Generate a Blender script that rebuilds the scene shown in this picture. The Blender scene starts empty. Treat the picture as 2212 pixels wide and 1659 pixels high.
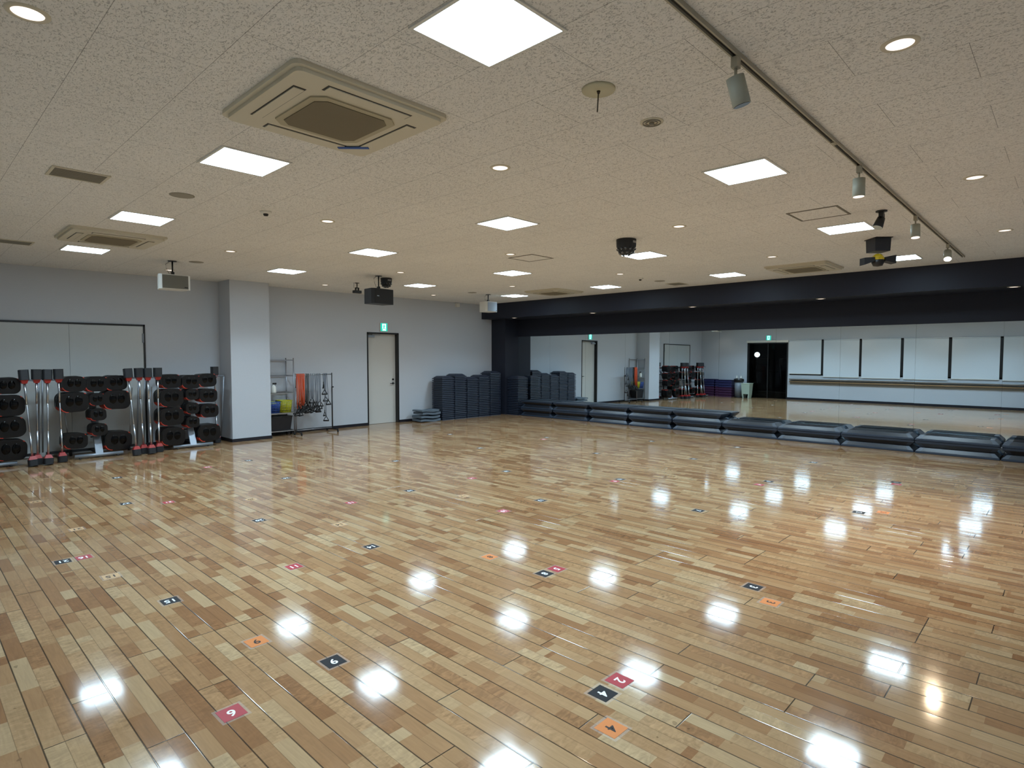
import bpy, bmesh, math, random
from mathutils import Vector, Matrix
random.seed(7)
C = bpy.context.scene
col = C.collection
PI = math.pi
# ------------------------------------------------------------------ camera, world, exposure
H = 1.588; ZC = 3.0; YD = 11.803; XW = -0.186; XM = 12.1; YB = -0.43
F = 1278.14
yaw, pitch, roll = 0.7605, -0.0465, -0.0006
cy, sy, cp, sp = math.cos(yaw), math.sin(yaw), math.cos(pitch), math.sin(pitch)
fw = Vector((cy*cp, sy*cp, sp)); rt = Vector((sy, -cy, 0)); up = rt.cross(fw)
r2 = rt*math.cos(roll)+up*math.sin(roll); u2 = up*math.cos(roll)-rt*math.sin(roll)
cd = bpy.data.cameras.new('camera'); cam = bpy.data.objects.new('camera', cd); col.objects.link(cam)
m3 = Matrix((r2, u2, -fw)).transposed()
cam.matrix_world = Matrix.Translation((0, 0, H)) @ m3.to_4x4()
cd.sensor_width = 36; cd.sensor_fit = 'HORIZONTAL'; cd.lens = F/2212*36; cd.clip_start = 0.03; cd.clip_end = 100
C.camera = cam
w = bpy.data.worlds.new('night'); C.world = w; w.use_nodes = True
w.node_tree.nodes['Background'].inputs[0].default_value = (0.02, 0.03, 0.05, 1)
w.node_tree.nodes['Background'].inputs[1].default_value = 0.05
C.view_settings.view_transform = 'Standard'; C.view_settings.look = 'None'
C.view_settings.exposure = 0.0; C.view_settings.gamma = 1; C.view_settings.use_curve_mapping = False
PANEL_L = 22.0; PANEL_C = (0.62, 0.84, 1.0); PANEL_W = 34.0
DOWN_L = 1.6; DOWN_W = 8.0; WARM = (1.0, 0.78, 0.58)
SPOT_W = 150.0

# ------------------------------------------------------------------ materials
def s2l(c):
    return tuple((x/12.92 if x <= .04045 else ((x+.055)/1.055)**2.4) for x in [v/255 for v in c])
MATS = {}
def mat(name, rgb, rough=.5, metal=0., spec=.5, emit=None, es=0., coat=0., noise=0., nscale=40., bump=0., lin=False):
    if name in MATS: return MATS[name]
    m = bpy.data.materials.new(name); m.use_nodes = True; nt = m.node_tree; b = nt.nodes['Principled BSDF']
    c = rgb if lin else s2l(rgb)
    b.inputs['Base Color'].default_value = (*c, 1); b.inputs['Roughness'].default_value = rough
    b.inputs['Metallic'].default_value = metal; b.inputs['Specular IOR Level'].default_value = spec
    b.inputs['Coat Weight'].default_value = coat
    if emit:
        b.inputs['Emission Color'].default_value = (*emit, 1); b.inputs['Emission Strength'].default_value = es
    if noise or bump:
        tc = nt.nodes.new('ShaderNodeTexCoord'); n = nt.nodes.new('ShaderNodeTexNoise')
        n.inputs['Scale'].default_value = nscale; n.inputs['Detail'].default_value = 4
        nt.links.new(tc.outputs['Object'], n.inputs['Vector'])
        if noise:
            mr = nt.nodes.new('ShaderNodeMapRange'); mr.inputs[3].default_value = 1-noise; mr.inputs[4].default_value = 1+noise
            nt.links.new(n.outputs[0], mr.inputs[0])
            mx = nt.nodes.new('ShaderNodeVectorMath'); mx.operation = 'SCALE'; mx.inputs[0].default_value = c
            nt.links.new(mr.outputs[0], mx.inputs['Scale']); nt.links.new(mx.outputs[0], b.inputs['Base Color'])
        if bump:
            bp = nt.nodes.new('ShaderNodeBump'); bp.inputs['Strength'].default_value = bump; bp.inputs['Distance'].default_value = .002
            nt.links.new(n.outputs[0], bp.inputs['Height']); nt.links.new(bp.outputs[0], b.inputs['Normal'])
    MATS[name] = m; return m

def node_mat(name):
    m = bpy.data.materials.new(name); m.use_nodes = True; nt = m.node_tree
    b = nt.nodes['Principled BSDF']
    def N(t, **k):
        n = nt.nodes.new('ShaderNode'+t)
        for a, v in k.items(): setattr(n, a, v)
        return n
    def L(a, b_): nt.links.new(a, b_)
    def Mth(op, a, b_=None, c=None):
        n = N('Math', operation=op)
        for i, v in enumerate((a, b_, c)):
            if v is None: continue
            if isinstance(v, (int, float)): n.inputs[i].default_value = v
            else: L(v, n.inputs[i])
        return n.outputs[0]
    return m, nt, b, N, L, Mth

def floor_material():
    m, nt, b, N, L, M = node_mat('strip_wood_floor')
    geo = N('NewGeometry'); sep = N('SeparateXYZ'); L(geo.outputs['Position'], sep.inputs[0])
    X, Y = sep.outputs[0], sep.outputs[1]
    u = M('DIVIDE', M('SUBTRACT', X, .0825), .1455)
    bi = M('FLOOR', u); bf = M('FRACT', u)
    s = M('MULTIPLY', u, 2.0); si = M('FLOOR', s); sf = M('FRACT', s)
    wn = N('TexWhiteNoise', noise_dimensions='1D'); L(bi, wn.inputs['W'])
    q = M('MULTIPLY', M('FLOOR', M('MULTIPLY', wn.outputs['Value'], 6.0)), 1/6)
    v = M('ADD', M('DIVIDE', M('SUBTRACT', Y, .893), 1.785), q)
    vi = M('FLOOR', v); vf = M('FRACT', v)
    # blocks inside each strip: irregular lengths
    seed = M('ADD', M('MULTIPLY', si, 7.31), M('MULTIPLY', vi, 3.77))
    cv = N('CombineXYZ'); L(seed, cv.inputs[0]); L(M('DIVIDE', Y, .34), cv.inputs[1])
    vo = N('TexVoronoi', voronoi_dimensions='2D', feature='F1'); vo.inputs['Scale'].default_value = 1.0; vo.inputs['Randomness'].default_value = .85
    L(cv.outputs[0], vo.inputs['Vector'])
    rs = N('SeparateColor'); L(vo.outputs['Color'], rs.inputs[0])
    ramp = N('ValToRGB'); cr = ramp.color_ramp
    cols = [(0, (142, 101, 68)), (.14, (155, 115, 80)), (.38, (167, 129, 92)), (.62, (174, 138, 100)), (.86, (180, 147, 109)), (1, (190, 163, 126))]
    cr.elements[0].position = 0; cr.elements[0].color = (*s2l(cols[0][1]), 1)
    cr.elements[1].position = 1; cr.elements[1].color = (*s2l(cols[-1][1]), 1)
    for p, c in cols[1:-1]:
        e = cr.elements.new(p); e.color = (*s2l(c), 1)
    L(rs.outputs[0], ramp.inputs[0])
    # grain along Y and cross figure
    off = N('CombineXYZ'); L(M('MULTIPLY', X, 60.0), off.inputs[0]); L(M('MULTIPLY', Y, 5.0), off.inputs[1]); L(M('MULTIPLY', rs.outputs[1], 50.0), off.inputs[2])
    g = N('TexNoise'); g.inputs['Scale'].default_value = 1.0; g.inputs['Detail'].default_value = 5; g.inputs['Distortion'].default_value = 1.2; L(off.outputs[0], g.inputs['Vector'])
    off2 = N('CombineXYZ'); L(M('MULTIPLY', X, 14.0), off2.inputs[0]); L(M('MULTIPLY', Y, 30.0), off2.inputs[1]); L(M('MULTIPLY', rs.outputs[2], 50.0), off2.inputs[2])
    g2 = N('TexNoise'); g2.inputs['Scale'].default_value = 1.0; g2.inputs['Detail'].default_value = 6; g2.inputs['Distortion'].default_value = 1.5; L(off2.outputs[0], g2.inputs['Vector'])
    big = N('TexNoise'); big.inputs['Scale'].default_value = .6; big.inputs['Detail'].default_value = 2; L(geo.outputs['Position'], big.inputs['Vector'])
    k = M('ADD', M('MULTIPLY', M('SUBTRACT', g.outputs[0], .5), .42), 1.0)
    fig = M('MULTIPLY', M('MAXIMUM', M('SUBTRACT', rs.outputs[1], .25), 0.0), 1.1)
    k2 = M('ADD', M('MULTIPLY', M('MULTIPLY', M('SUBTRACT', g2.outputs[0], .5), fig), 1.5), 1.0)
    kk = M('MULTIPLY', M('MULTIPLY', k, k2), M('ADD', .86, M('MULTIPLY', big.outputs[0], .28)))
    # dark knots
    kn = N('TexNoise'); kn.inputs['Scale'].default_value = 22; kn.inputs['Detail'].default_value = 1; L(geo.outputs['Position'], kn.inputs['Vector'])
    knot = M('MULTIPLY', M('GREATER_THAN', kn.outputs[0], .765), .35)
    # seams
    def line(f, wid):  # 1 on the seam
        d = M('MINIMUM', f, M('SUBTRACT', 1.0, f))
        return M('MINIMUM', M('MULTIPLY', M('SUBTRACT', 1.0, M('MINIMUM', M('DIVIDE', d, wid), 1.0)), 2.0), 1.0)
    lb = line(bf, .026); ls = line(sf, .026); lj = line(vf, .0020)
    bd = M('DIVIDE', vo.outputs['Distance'], 1.0)
    dark = M('MAXIMUM', M('MULTIPLY', lb, .82), M('MAXIMUM', M('MULTIPLY', ls, .36), M('MULTIPLY', lj, .9)))
    fac = M('MULTIPLY', kk, M('SUBTRACT', 1.0, M('MAXIMUM', dark, knot)))
    mul = N('VectorMath', operation='SCALE'); L(ramp.outputs[0], mul.inputs[0]); L(M('MULTIPLY', fac, .82), mul.inputs['Scale'])
    L(mul.outputs[0], b.inputs['Base Color'])
    b.inputs['Specular IOR Level'].default_value = .75
    rn = N('TexNoise'); rn.inputs['Scale'].default_value = 9; rn.inputs['Detail'].default_value = 5; L(geo.outputs['Position'], rn.inputs['Vector'])
    L(M('ADD', .05, M('MULTIPLY', rn.outputs[0], .08)), b.inputs['Roughness'])
    # cupped strips + seam grooves + fine orange peel
    cup = M('MULTIPLY', M('MULTIPLY', M('MULTIPLY', bf, M('SUBTRACT', 1.0, bf)), 4.0), .00011)
    peel = N('TexNoise'); peel.inputs['Scale'].default_value = 14; peel.inputs['Detail'].default_value = 4; L(geo.outputs['Position'], peel.inputs['Vector'])
    tilt = N('TexWhiteNoise', noise_dimensions='1D'); L(si, tilt.inputs['W'])
    tl = M('MULTIPLY', M('MULTIPLY', M('SUBTRACT', tilt.outputs['Value'], .5), sf), .00035)
    hgt = M('ADD', M('ADD', cup, tl), M('ADD', M('MULTIPLY', peel.outputs[0], .00007), M('MULTIPLY', M('MAXIMUM', lb, lj), -.0004)))
    bp = N('Bump'); bp.inputs['Strength'].default_value = 1.0; bp.inputs['Distance'].default_value = 1.0
    L(hgt, bp.inputs['Height']); L(bp.outputs[0], b.inputs['Normal'])
    return m

def ceiling_material():
    m, nt, b, N, L, M = node_mat('rock_wool_ceiling_tiles')
    geo = N('NewGeometry'); sep = N('SeparateXYZ'); L(geo.outputs['Position'], sep.inputs[0])
    cv = N('CombineXYZ'); L(M('ADD', M('SUBTRACT', sep.outputs[1], .392), .4575), cv.inputs[0]); L(M('SUBTRACT', sep.outputs[0], .663-.457*4), cv.inputs[1])
    br = N('TexBrick', offset=.5, offset_frequency=2); br.inputs['Scale'].default_value = 1
    br.inputs['Brick Width'].default_value = .915; br.inputs['Row Height'].default_value = .457
    br.inputs['Mortar Size'].default_value = .0016; br.inputs['Mortar Smooth'].default_value = .3; L(cv.outputs[0], br.inputs['Vector'])
    br.inputs['Color1'].default_value = (.93, .93, .93, 1); br.inputs['Color2'].default_value = (1, 1, 1, 1); br.inputs['Mortar'].default_value = (.9, .9, .9, 1)
    n1 = N('TexNoise'); n1.inputs['Scale'].default_value = 92; n1.inputs['Detail'].default_value = 2.5; n1.inputs['Distortion'].default_value = 1.6
    mp = N('Mapping'); mp.inputs['Scale'].default_value = (1, .62, 1); mp.inputs['Rotation'].default_value = (0, 0, .5)
    L(geo.outputs['Position'], mp.inputs[0]); L(mp.outputs[0], n1.inputs['Vector'])
    worm = N('MapRange'); worm.inputs[1].default_value = .56; worm.inputs[2].default_value = .64; L(n1.outputs[0], worm.inputs[0])
    n2 = N('TexNoise'); n2.inputs['Scale'].default_value = .9; n2.inputs['Detail'].default_value = 3; L(geo.outputs['Position'], n2.inputs['Vector'])
    f = M('MULTIPLY', M('SUBTRACT', 1.0, M('MULTIPLY', worm.outputs[0], .36)), M('SUBTRACT', 1.0, M('MULTIPLY', br.outputs['Fac'], .55)))
    f = M('MULTIPLY', f, M('ADD', .93, M('MULTIPLY', n2.outputs[0], .14)))
    # old water stain rings beside the track rail
    def ring(cx, cy_, rr, wd, k):
        d = N('VectorMath', operation='DISTANCE'); cc = N('CombineXYZ'); L(sep.outputs[0], cc.inputs[0]); L(sep.outputs[1], cc.inputs[1])
        L(cc.outputs[0], d.inputs[0]); d.inputs[1].default_value = (cx, cy_, 0)
        dn = M('ADD', d.outputs['Value'], M('MULTIPLY', n2.outputs[0], .25))
        return M('MULTIPLY', M('SUBTRACT', 1.0, M('MINIMUM', M('DIVIDE', M('ABSOLUTE', M('SUBTRACT', dn, rr+.12)), wd), 1.0)), k)
    f = M('MULTIPLY', f, M('SUBTRACT', 1.0, M('ADD', ring(3.05, .93, .16, .02, .12), ring(4.9, .75, .12, .02, .07))))
    mul = N('VectorMath', operation='SCALE'); mul.inputs[0].default_value = s2l((236, 233, 227)); L(f, mul.inputs['Scale'])
    L(mul.outputs[0], b.inputs['Base Color']); b.inputs['Roughness'].default_value = .9; b.inputs['Specular IOR Level'].default_value = .15
    bp = N('Bump'); bp.inputs['Strength'].default_value = .7; bp.inputs['Distance'].default_value = .003
    L(M('SUBTRACT', 1.0, worm.outputs[0]), bp.inputs['Height']); L(bp.outputs[0], b.inputs['Normal'])
    return m

FLOOR = floor_material(); CEIL = ceiling_material()
WALL = mat('wall_paper_pale_grey', (193, 197, 203), .75, noise=.03, nscale=60, bump=.25, spec=.25)
DARK = mat('navy_black_paint', (35, 38, 50), .55, spec=.3, noise=.06, nscale=20)
BASE = mat('dark_vinyl_baseboard', (22, 22, 32), .45)
BLACK = mat('black_paint', (20, 19, 20), .4)
DOORW = mat('door_cream', (204, 202, 196), .5, noise=.02, nscale=30)
DOORG = mat('door_cream_matt', (194, 197, 196), .7, noise=.02, nscale=30, spec=.2)
MIRR = mat('mirror_silver', (.77, .87, .92), 0.0, 1.0, lin=True)
CHROME = mat('satin_steel', (190, 195, 200), .28, 1.0)
GREYM = mat('painted_grey_metal', (150, 158, 168), .4, .4)
BPLAS = mat('black_gloss_plastic', (14, 14, 16), .3, spec=.4)
BRUB = mat('black_rubber', (30, 32, 36), .55, noise=.1, nscale=30)
RED = mat('red_plastic', (160, 38, 34), .4)
REDD = mat('red_orange_edge', (196, 62, 44), .45)
WHITE = mat('white_plastic', (222, 220, 212), .45)
ACW = mat('aged_ivory_plastic', (206, 198, 176), .5)
ACG = mat('brown_grey_filter', (120, 110, 88), .85, noise=.15, nscale=300)
STEP = mat('slate_step_plastic', (44, 54, 68), .40, noise=.08, nscale=25, spec=.5)
STEPD = mat('slate_riser_plastic', (38, 45, 60), .45, noise=.08, nscale=25, spec=.5)
MAT_ = mat('step_black_mat', (18, 22, 30), .38, noise=.15, nscale=80)
PANEL = mat('led_panel', (240, 245, 250), .5, emit=PANEL_C, es=PANEL_L)
LENS = mat('halogen_lens', (200, 190, 180), .3, emit=(1, .84, .74), es=DOWN_L)
HOT = mat('lit_halogen_bulb', (250, 240, 220), .3, emit=(1, .86, .66), es=45)

# ------------------------------------------------------------------ mesh helpers
class MB:
    def __init__(s): s.bm = bmesh.new(); s.mi = 0
    def _fin(s, geom_faces):
        for f in geom_faces: f.material_index = s.mi
    def box(s, x0, x1, y0, y1, z0, z1, M=None, bev=0):
        vs = [s.bm.verts.new(p) for p in [(x0,y0,z0),(x1,y0,z0),(x1,y1,z0),(x0,y1,z0),(x0,y0,z1),(x1,y0,z1),(x1,y1,z1),(x0,y1,z1)]]
        fs = [s.bm.faces.new([vs[i] for i in f]) for f in [(0,3,2,1),(4,5,6,7),(0,1,5,4),(1,2,6,5),(2,3,7,6),(3,0,4,7)]]
        s._fin(fs)
        if bev:
            es = list({e for f in fs for e in f.edges})
            r = bmesh.ops.bevel(s.bm, geom=es, offset=bev, segments=2, affect='EDGES', profile=.5)
            s._fin(r['faces']); vs = list({v for f in r['faces'] for v in f.verts} | {v for v in vs if v.is_valid})
        if M: bmesh.ops.transform(s.bm, matrix=M, verts=[v for v in vs if v.is_valid])
        return s
    def frus(s, b0, b1, z0, z1, M=None):
        """b=(x0,x1,y0,y1) rectangles at z0 and z1"""
        pts = [(b0[0],b0[2],z0),(b0[1],b0[2],z0),(b0[1],b0[3],z0),(b0[0],b0[3],z0),(b1[0],b1[2],z1),(b1[1],b1[2],z1),(b1[1],b1[3],z1),(b1[0],b1[3],z1)]
        vs = [s.bm.verts.new(p) for p in pts]
        fs = [s.bm.faces.new([vs[i] for i in f]) for f in [(0,3,2,1),(4,5,6,7),(0,1,5,4),(1,2,6,5),(2,3,7,6),(3,0,4,7)]]
        s._fin(fs)
        if M: bmesh.ops.transform(s.bm, matrix=M, verts=vs)
        return s
    def cyl(s, a, b, r, r1=None, n=16, cap=True):
        a, b = Vector(a), Vector(b); r1 = r if r1 is None else r1
        d = b-a; M = Matrix.Translation((a+b)/2) @ d.to_track_quat('Z', 'Y').to_matrix().to_4x4()
        g = bmesh.ops.create_cone(s.bm, cap_ends=cap, segments=n, radius1=max(r, 1e-5), radius2=max(r1, 1e-5), depth=d.length, matrix=M)
        fs = {f for v in g['verts'] for f in v.link_faces}; s._fin(fs)
        for f in fs:
            if len(f.verts) == 4: f.smooth = True
        return s
    def tube(s, pts, r, n=8, closed=False):
        pts = [Vector(p) for p in pts]; rings = []
        k = len(pts)
        for i, p in enumerate(pts):
            if closed: t = pts[(i+1) % k]-pts[i-1]
            else: t = pts[min(i+1, k-1)]-pts[max(i-1, 0)]
            q = t.to_track_quat('Z', 'Y')
            rings.append([s.bm.verts.new(p+q @ Vector((r*math.cos(2*PI*j/n), r*math.sin(2*PI*j/n), 0))) for j in range(n)])
        fs = []
        for i in range(k if closed else k-1):
            A, B = rings[i], rings[(i+1) % k]
            for j in range(n): fs.append(s.bm.faces.new([A[j], A[(j+1) % n], B[(j+1) % n], B[j]]))
        for f in fs: f.smooth = True
        if not closed:
            fs.append(s.bm.faces.new(rings[0][::-1])); fs.append(s.bm.faces.new(rings[-1]))
        s._fin(fs); return s
    def lathe(s, prof, c=(0, 0, 0), n=24, M=None):
        rings = []; vs_all = []
        for r, z in prof:
            ring = [s.bm.verts.new((c[0]+r*math.cos(2*PI*j/n), c[1]+r*math.sin(2*PI*j/n), c[2]+z)) for j in range(n)] if r > 1e-6 else [s.bm.verts.new((c[0], c[1], c[2]+z))]
            rings.append(ring); vs_all += ring
        fs = []
        for A, B in zip(rings, rings[1:]):
            for j in range(n):
                if len(A) == 1 and len(B) == 1: continue
                if len(A) == 1: fs.append(s.bm.faces.new([A[0], B[j], B[(j+1) % n]]))
                elif len(B) == 1: fs.append(s.bm.faces.new([A[j], A[(j+1) % n], B[0]]))
                else: fs.append(s.bm.faces.new([A[j], A[(j+1) % n], B[(j+1) % n], B[j]]))
        for f in fs: f.smooth = True
        s._fin(fs)
        if M: bmesh.ops.transform(s.bm, matrix=M, verts=vs_all)
        return s
    def prism(s, poly, z0, z1, M=None):
        """poly in xy, extruded in z"""
        a = [s.bm.verts.new((x, y, z0)) for x, y in poly]; b = [s.bm.verts.new((x, y, z1)) for x, y in poly]
        n = len(poly); fs = [s.bm.faces.new(a[::-1]), s.bm.faces.new(b)]
        for i in range(n): fs.append(s.bm.faces.new([a[i], a[(i+1) % n], b[(i+1) % n], b[i]]))
        s._fin(fs)
        if M: bmesh.ops.transform(s.bm, matrix=M, verts=a+b)
        return s
    def build(s, name, mats, parent=None, loc=None, rotz=None):
        bmesh.ops.recalc_face_normals(s.bm, faces=s.bm.faces)
        me = bpy.data.meshes.new(name); s.bm.to_mesh(me); s.bm.free()
        for m in (mats if isinstance(mats, (list, tuple)) else [mats]): me.materials.append(m)
        o = bpy.data.objects.new(name, me); col.objects.link(o)
        if parent: o.parent = parent
        if loc: o.location = loc
        if rotz is not None: o.rotation_euler = (0, 0, rotz)
        return o
def tag(o, label=None, cat=None, group=None, kind=None):
    for k, v in (('label', label), ('category', cat), ('group', group), ('kind', kind)):
        if v: o[k] = v
    return o
def thing(name, loc, label, cat, group=None, rz=0, kind=None):
    o = bpy.data.objects.new(name, None); col.objects.link(o); o.empty_display_size = .1
    o.location = loc; o.rotation_euler = (0, 0, rz)
    return tag(o, label, cat, group, kind)
KIDS = {}
def copy_tree(o, parent=None):
    c = o.copy(); col.objects.link(c); c.parent = parent
    for ch in [x for x in o.children]: copy_tree(ch, c)
    return c
def rrect(w_, h_, r, n=5, cx=0, cy_=0):
    p = []
    for sx, sy_, a0 in ((1, 1, 0), (-1, 1, 90), (-1, -1, 180), (1, -1, 270)):
        for i in range(n+1):
            a = math.radians(a0+90*i/n); p.append((cx+sx*(w_/2-r)+r*math.cos(a), cy_+sy_*(h_/2-r)+r*math.sin(a)))
    return p
ORD = ['', 'first', 'second', 'third', 'fourth', 'fifth', 'sixth', 'seventh', 'eighth', 'ninth', 'tenth', 'eleventh', 'twelfth', 'thirteenth',
       'fourteenth', 'fifteenth', 'sixteenth', 'seventeenth', 'eighteenth', 'nineteenth', 'twentieth', 'twenty-first', 'twenty-second', 'twenty-third',
       'twenty-fourth', 'twenty-fifth', 'twenty-sixth', 'twenty-seventh']
def S(o): o['kind'] = 'structure'; return o

# ------------------------------------------------------------------ setting
S(MB().box(XW-.2, XM+.25, YB-.2, YD+.25, -.1, 0).build('floor', FLOOR))
S(MB().box(XW-.2, XM+.25, YB-.2, YD+.25, ZC, ZC+.1).build('ceiling', CEIL))
# far wall with the recess of door_1
b = MB(); y0, y1 = YD, YD+.2
b.box(XW-.2, 7.57, y0, y1, 0, ZC).box(8.455, XM+.25, y0, y1, 0, ZC).box(7.57, 8.455, y0, y1, 2.15, ZC).box(7.57, 8.455, y0+.16, y1, 0, 2.15)
S(b.build('wall_far', WALL))
# near wall behind the camera
S(MB().box(XW-.2, XM+.25, YB-.2, YB, 0, ZC).build('wall_near', WALL))
# window wall (left): glass doorway and a ribbon of windows
b = MB(); x0, x1 = XW-.2, XW
b.box(x0, x1, 9.8, YD, 0, ZC).box(x0, x1, YB, 9.8, 2.33, ZC).box(x0, x1, YB, 8.12, 0, .96).box(x0, x1, 8.12, 8.2, 0, 2.33)
S(b.build('wall_left', WALL))
# mirror wall, beam, pilaster, pillar
S(MB().box(XM+.012, XM+.25, YB, YD, 0, ZC).build('wall_right', DARK))
S(MB().box(11.2, XM+.01, YB, YD, 2.605, ZC).build('trim_1', DARK))
S(MB().box(XM-.012, XM+.01, YB, 11.27, 2.135, 2.605).build('trim_2', DARK))
S(MB().box(11.58, XM+.01, 11.27, YD, 0, 2.605).build('wall_column_dark', DARK))
S(MB().box(4.335, 5.065, 11.27, YD, 0, ZC).build('wall_pillar', WALL))
# baseboards
bh, bt = .06, .012
b = MB()
for a, c in ((XW, .93), (3.10, 4.335), (5.065, 7.57), (8.455, 11.58)): b.box(a, c, YD-bt, YD, 0, bh)
S(b.build('baseboard_far', BASE))
b = MB(); b.box(4.323, 4.335, 11.258, YD, 0, bh).box(5.065, 5.077, 11.258, YD, 0, bh).box(4.335, 5.065, 11.258, 11.27, 0, bh)
S(b.build('baseboard_pillar', BASE))
b = MB(); b.box(XW, XW+bt, 9.8, YD, 0, bh).box(XW, XW+bt, YB, 8.2, 0, bh+.02)
S(b.build('baseboard_left', BASE))
S(MB().box(XW, XM, YB, YB+bt, 0, bh).build('baseboard_near', BASE))

# door_1: cream flush door in a black recessed frame
d = thing('door_1', (8.01, YD, 0), 'cream flush door in black recessed frame under green exit sign', 'door'); d['kind'] = 'structure'
b = MB(); b.box(-.44, -.405, -.004, .13, 0, 2.15).box(.405, .444, -.004, .13, 0, 2.15).box(-.44, .444, -.004, .13, 2.115, 2.15); b.build('door_frame', BLACK, d)
leaf = MB().box(-.405, .405, .10, .14, .005, 2.115).build('door_leaf', DOORW, d)
b = MB(); b.cyl((.335, .10, .945), (.335, .045, .945), .011).cyl((.34, .05, .945), (.23, .05, .945), .009).cyl((.335, .10, .945), (.335, .094, .945), .026); b.build('lever_handle', BPLAS, leaf)
MB().cyl((.335, .10, 1.04), (.335, .085, 1.04), .024).build('deadbolt', BPLAS, leaf)
b = MB(); b.box(-.39, -.2, .04, .10, 2.03, 2.085, bev=.006).box(-.28, -.05, .03, .042, 2.085, 2.1); b.build('door_closer', GREYM, leaf)
# door_2: wide double door, black frame
d = thing('door_2', (2.01, YD, 0), 'wide double door with thin black frame behind the weight racks', 'door'); d['kind'] = 'structure'
b = MB(); b.box(-1.08, -1.05, -.03, 0, 0, 2.145).box(1.05, 1.08, -.03, 0, 0, 2.145).box(-1.08, 1.08, -.03, 0, 2.115, 2.145); b.build('door_frame', BLACK, d)
MB().box(-1.05, -.002, -.02, 0, .01, 2.115).build('door_leaf', DOORG, d); MB().box(.002, 1.05, -.02, 0, .01, 2.115).build('door_leaf', DOORG, d)
MB().cyl((1.045, -.03, 1.83), (1.045, -.03, 1.99), .012).build('door_hinge', GREYM, d)
# door_3: glass doorway with white head box to the dark gym
d = thing('door_3', (XW, 9.0, 0), 'tall black framed glass sliding door to the dark gym', 'door'); d['kind'] = 'structure'
b = MB(); b.box(-.10, .01, -.8, -.75, 0, 2.3).box(-.10, .01, .72, .8, 0, 2.3).box(-.10, .01, -.8, .8, 2.2, 2.24).box(-.07, -.04, -.03, .01, 0, 2.2); b.build('door_frame', BLACK, d)
gm, nt, pb, N_, L_, M_ = node_mat('smoky_glass'); pb.inputs['Base Color'].default_value = (.6, .65, .66, 1); pb.inputs['Roughness'].default_value = .02; pb.inputs['Transmission Weight'].default_value = 1; pb.inputs['IOR'].default_value = 1.2
MB().box(-.06, -.05, -.75, -.03, .01, 2.2).build('glass_pane', gm, d); MB().box(-.06, -.05, .01, .72, .01, 2.2).build('glass_pane', gm, d)
MB().box(-.05, .06, -.82, .82, 2.24, 2.33, bev=.008).build('head_box', WHITE, d)
# windows with roller blinds along the left wall
NG = mat('night_glass', (16, 20, 28), .05, spec=.8)
edges = [8.12, 6.945, 5.675, 4.395, 3.02, 1.695, .42, YB]
for i, (a, c) in enumerate(zip(edges, edges[1:])):
    wnd = thing('window_%d' % (i+1), (XW, (a+c)/2, .96), None, None, kind='structure'); hw = (a-c)/2
    b = MB(); b.box(-.12, .006, -hw, -hw+.045, 0, 1.37).box(-.12, .006, hw-.045, hw, 0, 1.37).box(-.12, .006, -hw, hw, 0, .05).box(-.12, .006, -hw, hw, 1.32, 1.37); b.build('window_frame', BLACK, wnd)
    MB().box(-.08, -.07, -hw+.04, hw-.04, .04, 1.33).build('pane', NG, wnd)
BL = mat('roller_blind_fabric', (214, 222, 228), .8, spec=.15, noise=.03, nscale=50)
bl = [(8.16, 6.985, 1.03), (6.905, 5.715, .93), (5.635, 4.435, .92), (4.345, 3.065, .915), (2.975, 1.735, .96), (1.655, .46, .945), (.38, -.41, .93)]
bn = ['first blind from the glass door, hanging shorter', 'second blind from the glass door', 'third blind from the glass door', 'fourth blind from the glass door',
      'fifth blind from the glass door', 'sixth blind from the glass door', 'narrow last blind at the near wall']
for i, (a, c, zb) in enumerate(bl):
    t = thing('roller_blind', (XW+.02, (a+c)/2, 2.32), 'off-white roller blind, '+bn[i], 'roller blind', 'roller blinds in the window row'); hw = (a-c)/2
    MB().box(.008, .012, -hw, hw, zb-2.32, -.01).build('blind_fabric', BL, t)
    MB().box(.002, .02, -hw, hw, zb-2.32-.022, zb-2.32).build('bottom_rail', WHITE, t)
    MB().cyl((.02, -hw, -.012), (.02, hw, -.012), .02).build('roller', BL, t)
# ledge and handrail under the windows
SILL = mat('grey_brown_ledge', (120, 112, 104), .3, spec=.5)
S(MB().box(XW, XW+.16, YB, 8.1, .785, .82, bev=.006).build('trim_3', SILL))
t = thing('handrail', (XW, 3.8, .70), 'long wooden hand rail along the wall below the blinds', 'handrail')
MB().box(.0, .03, -4.2, 4.3, -.09, .045, bev=.008).build('backing_board', mat('pale_wood_board', (140, 134, 122), .35), t)
b = MB(); b.cyl((.085, -4.2, .01), (.085, 4.3, .01), .024); b.build('rail', mat('varnished_beech', (170, 140, 105), .25), t)
for k in range(7): MB().cyl((.03, -3.9+k*1.25, -.02), (.085, -3.9+k*1.25, .0), .009).build('bracket', CHROME, t)

# mirror panels
ys = [11.268, 10.116, 8.949, 7.782, 6.622, 5.464, 4.302, 3.147, 1.984, .826, -.334]
pos = ['next to the dark column', 'second from the dark column', 'third from the dark column', 'fourth from the dark column', 'fifth from the dark column', 'sixth from the dark column',
       'seventh from the dark column', 'eighth from the dark column', 'ninth from the dark column', 'tenth from the dark column', 'eleventh from the dark column', 'twelfth from the dark column']
rt_ = random.Random(3)
for i, (a, c) in enumerate(zip(ys, ys[1:])):
    o = MB().box(-.006, 0, c-a+.0008, -.0008, 0, 2.13).build('mirror_panel', MIRR)
    o.location = (XM-.004, a, .004)
    o.rotation_euler = (0, math.radians(.16+.012*i+rt_.uniform(-.02, .02)), math.radians(rt_.uniform(-.02, .02)))
    tag(o, 'tall wall mirror panel, '+pos[i], 'mirror', 'mirror panels along the dark wall')

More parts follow.
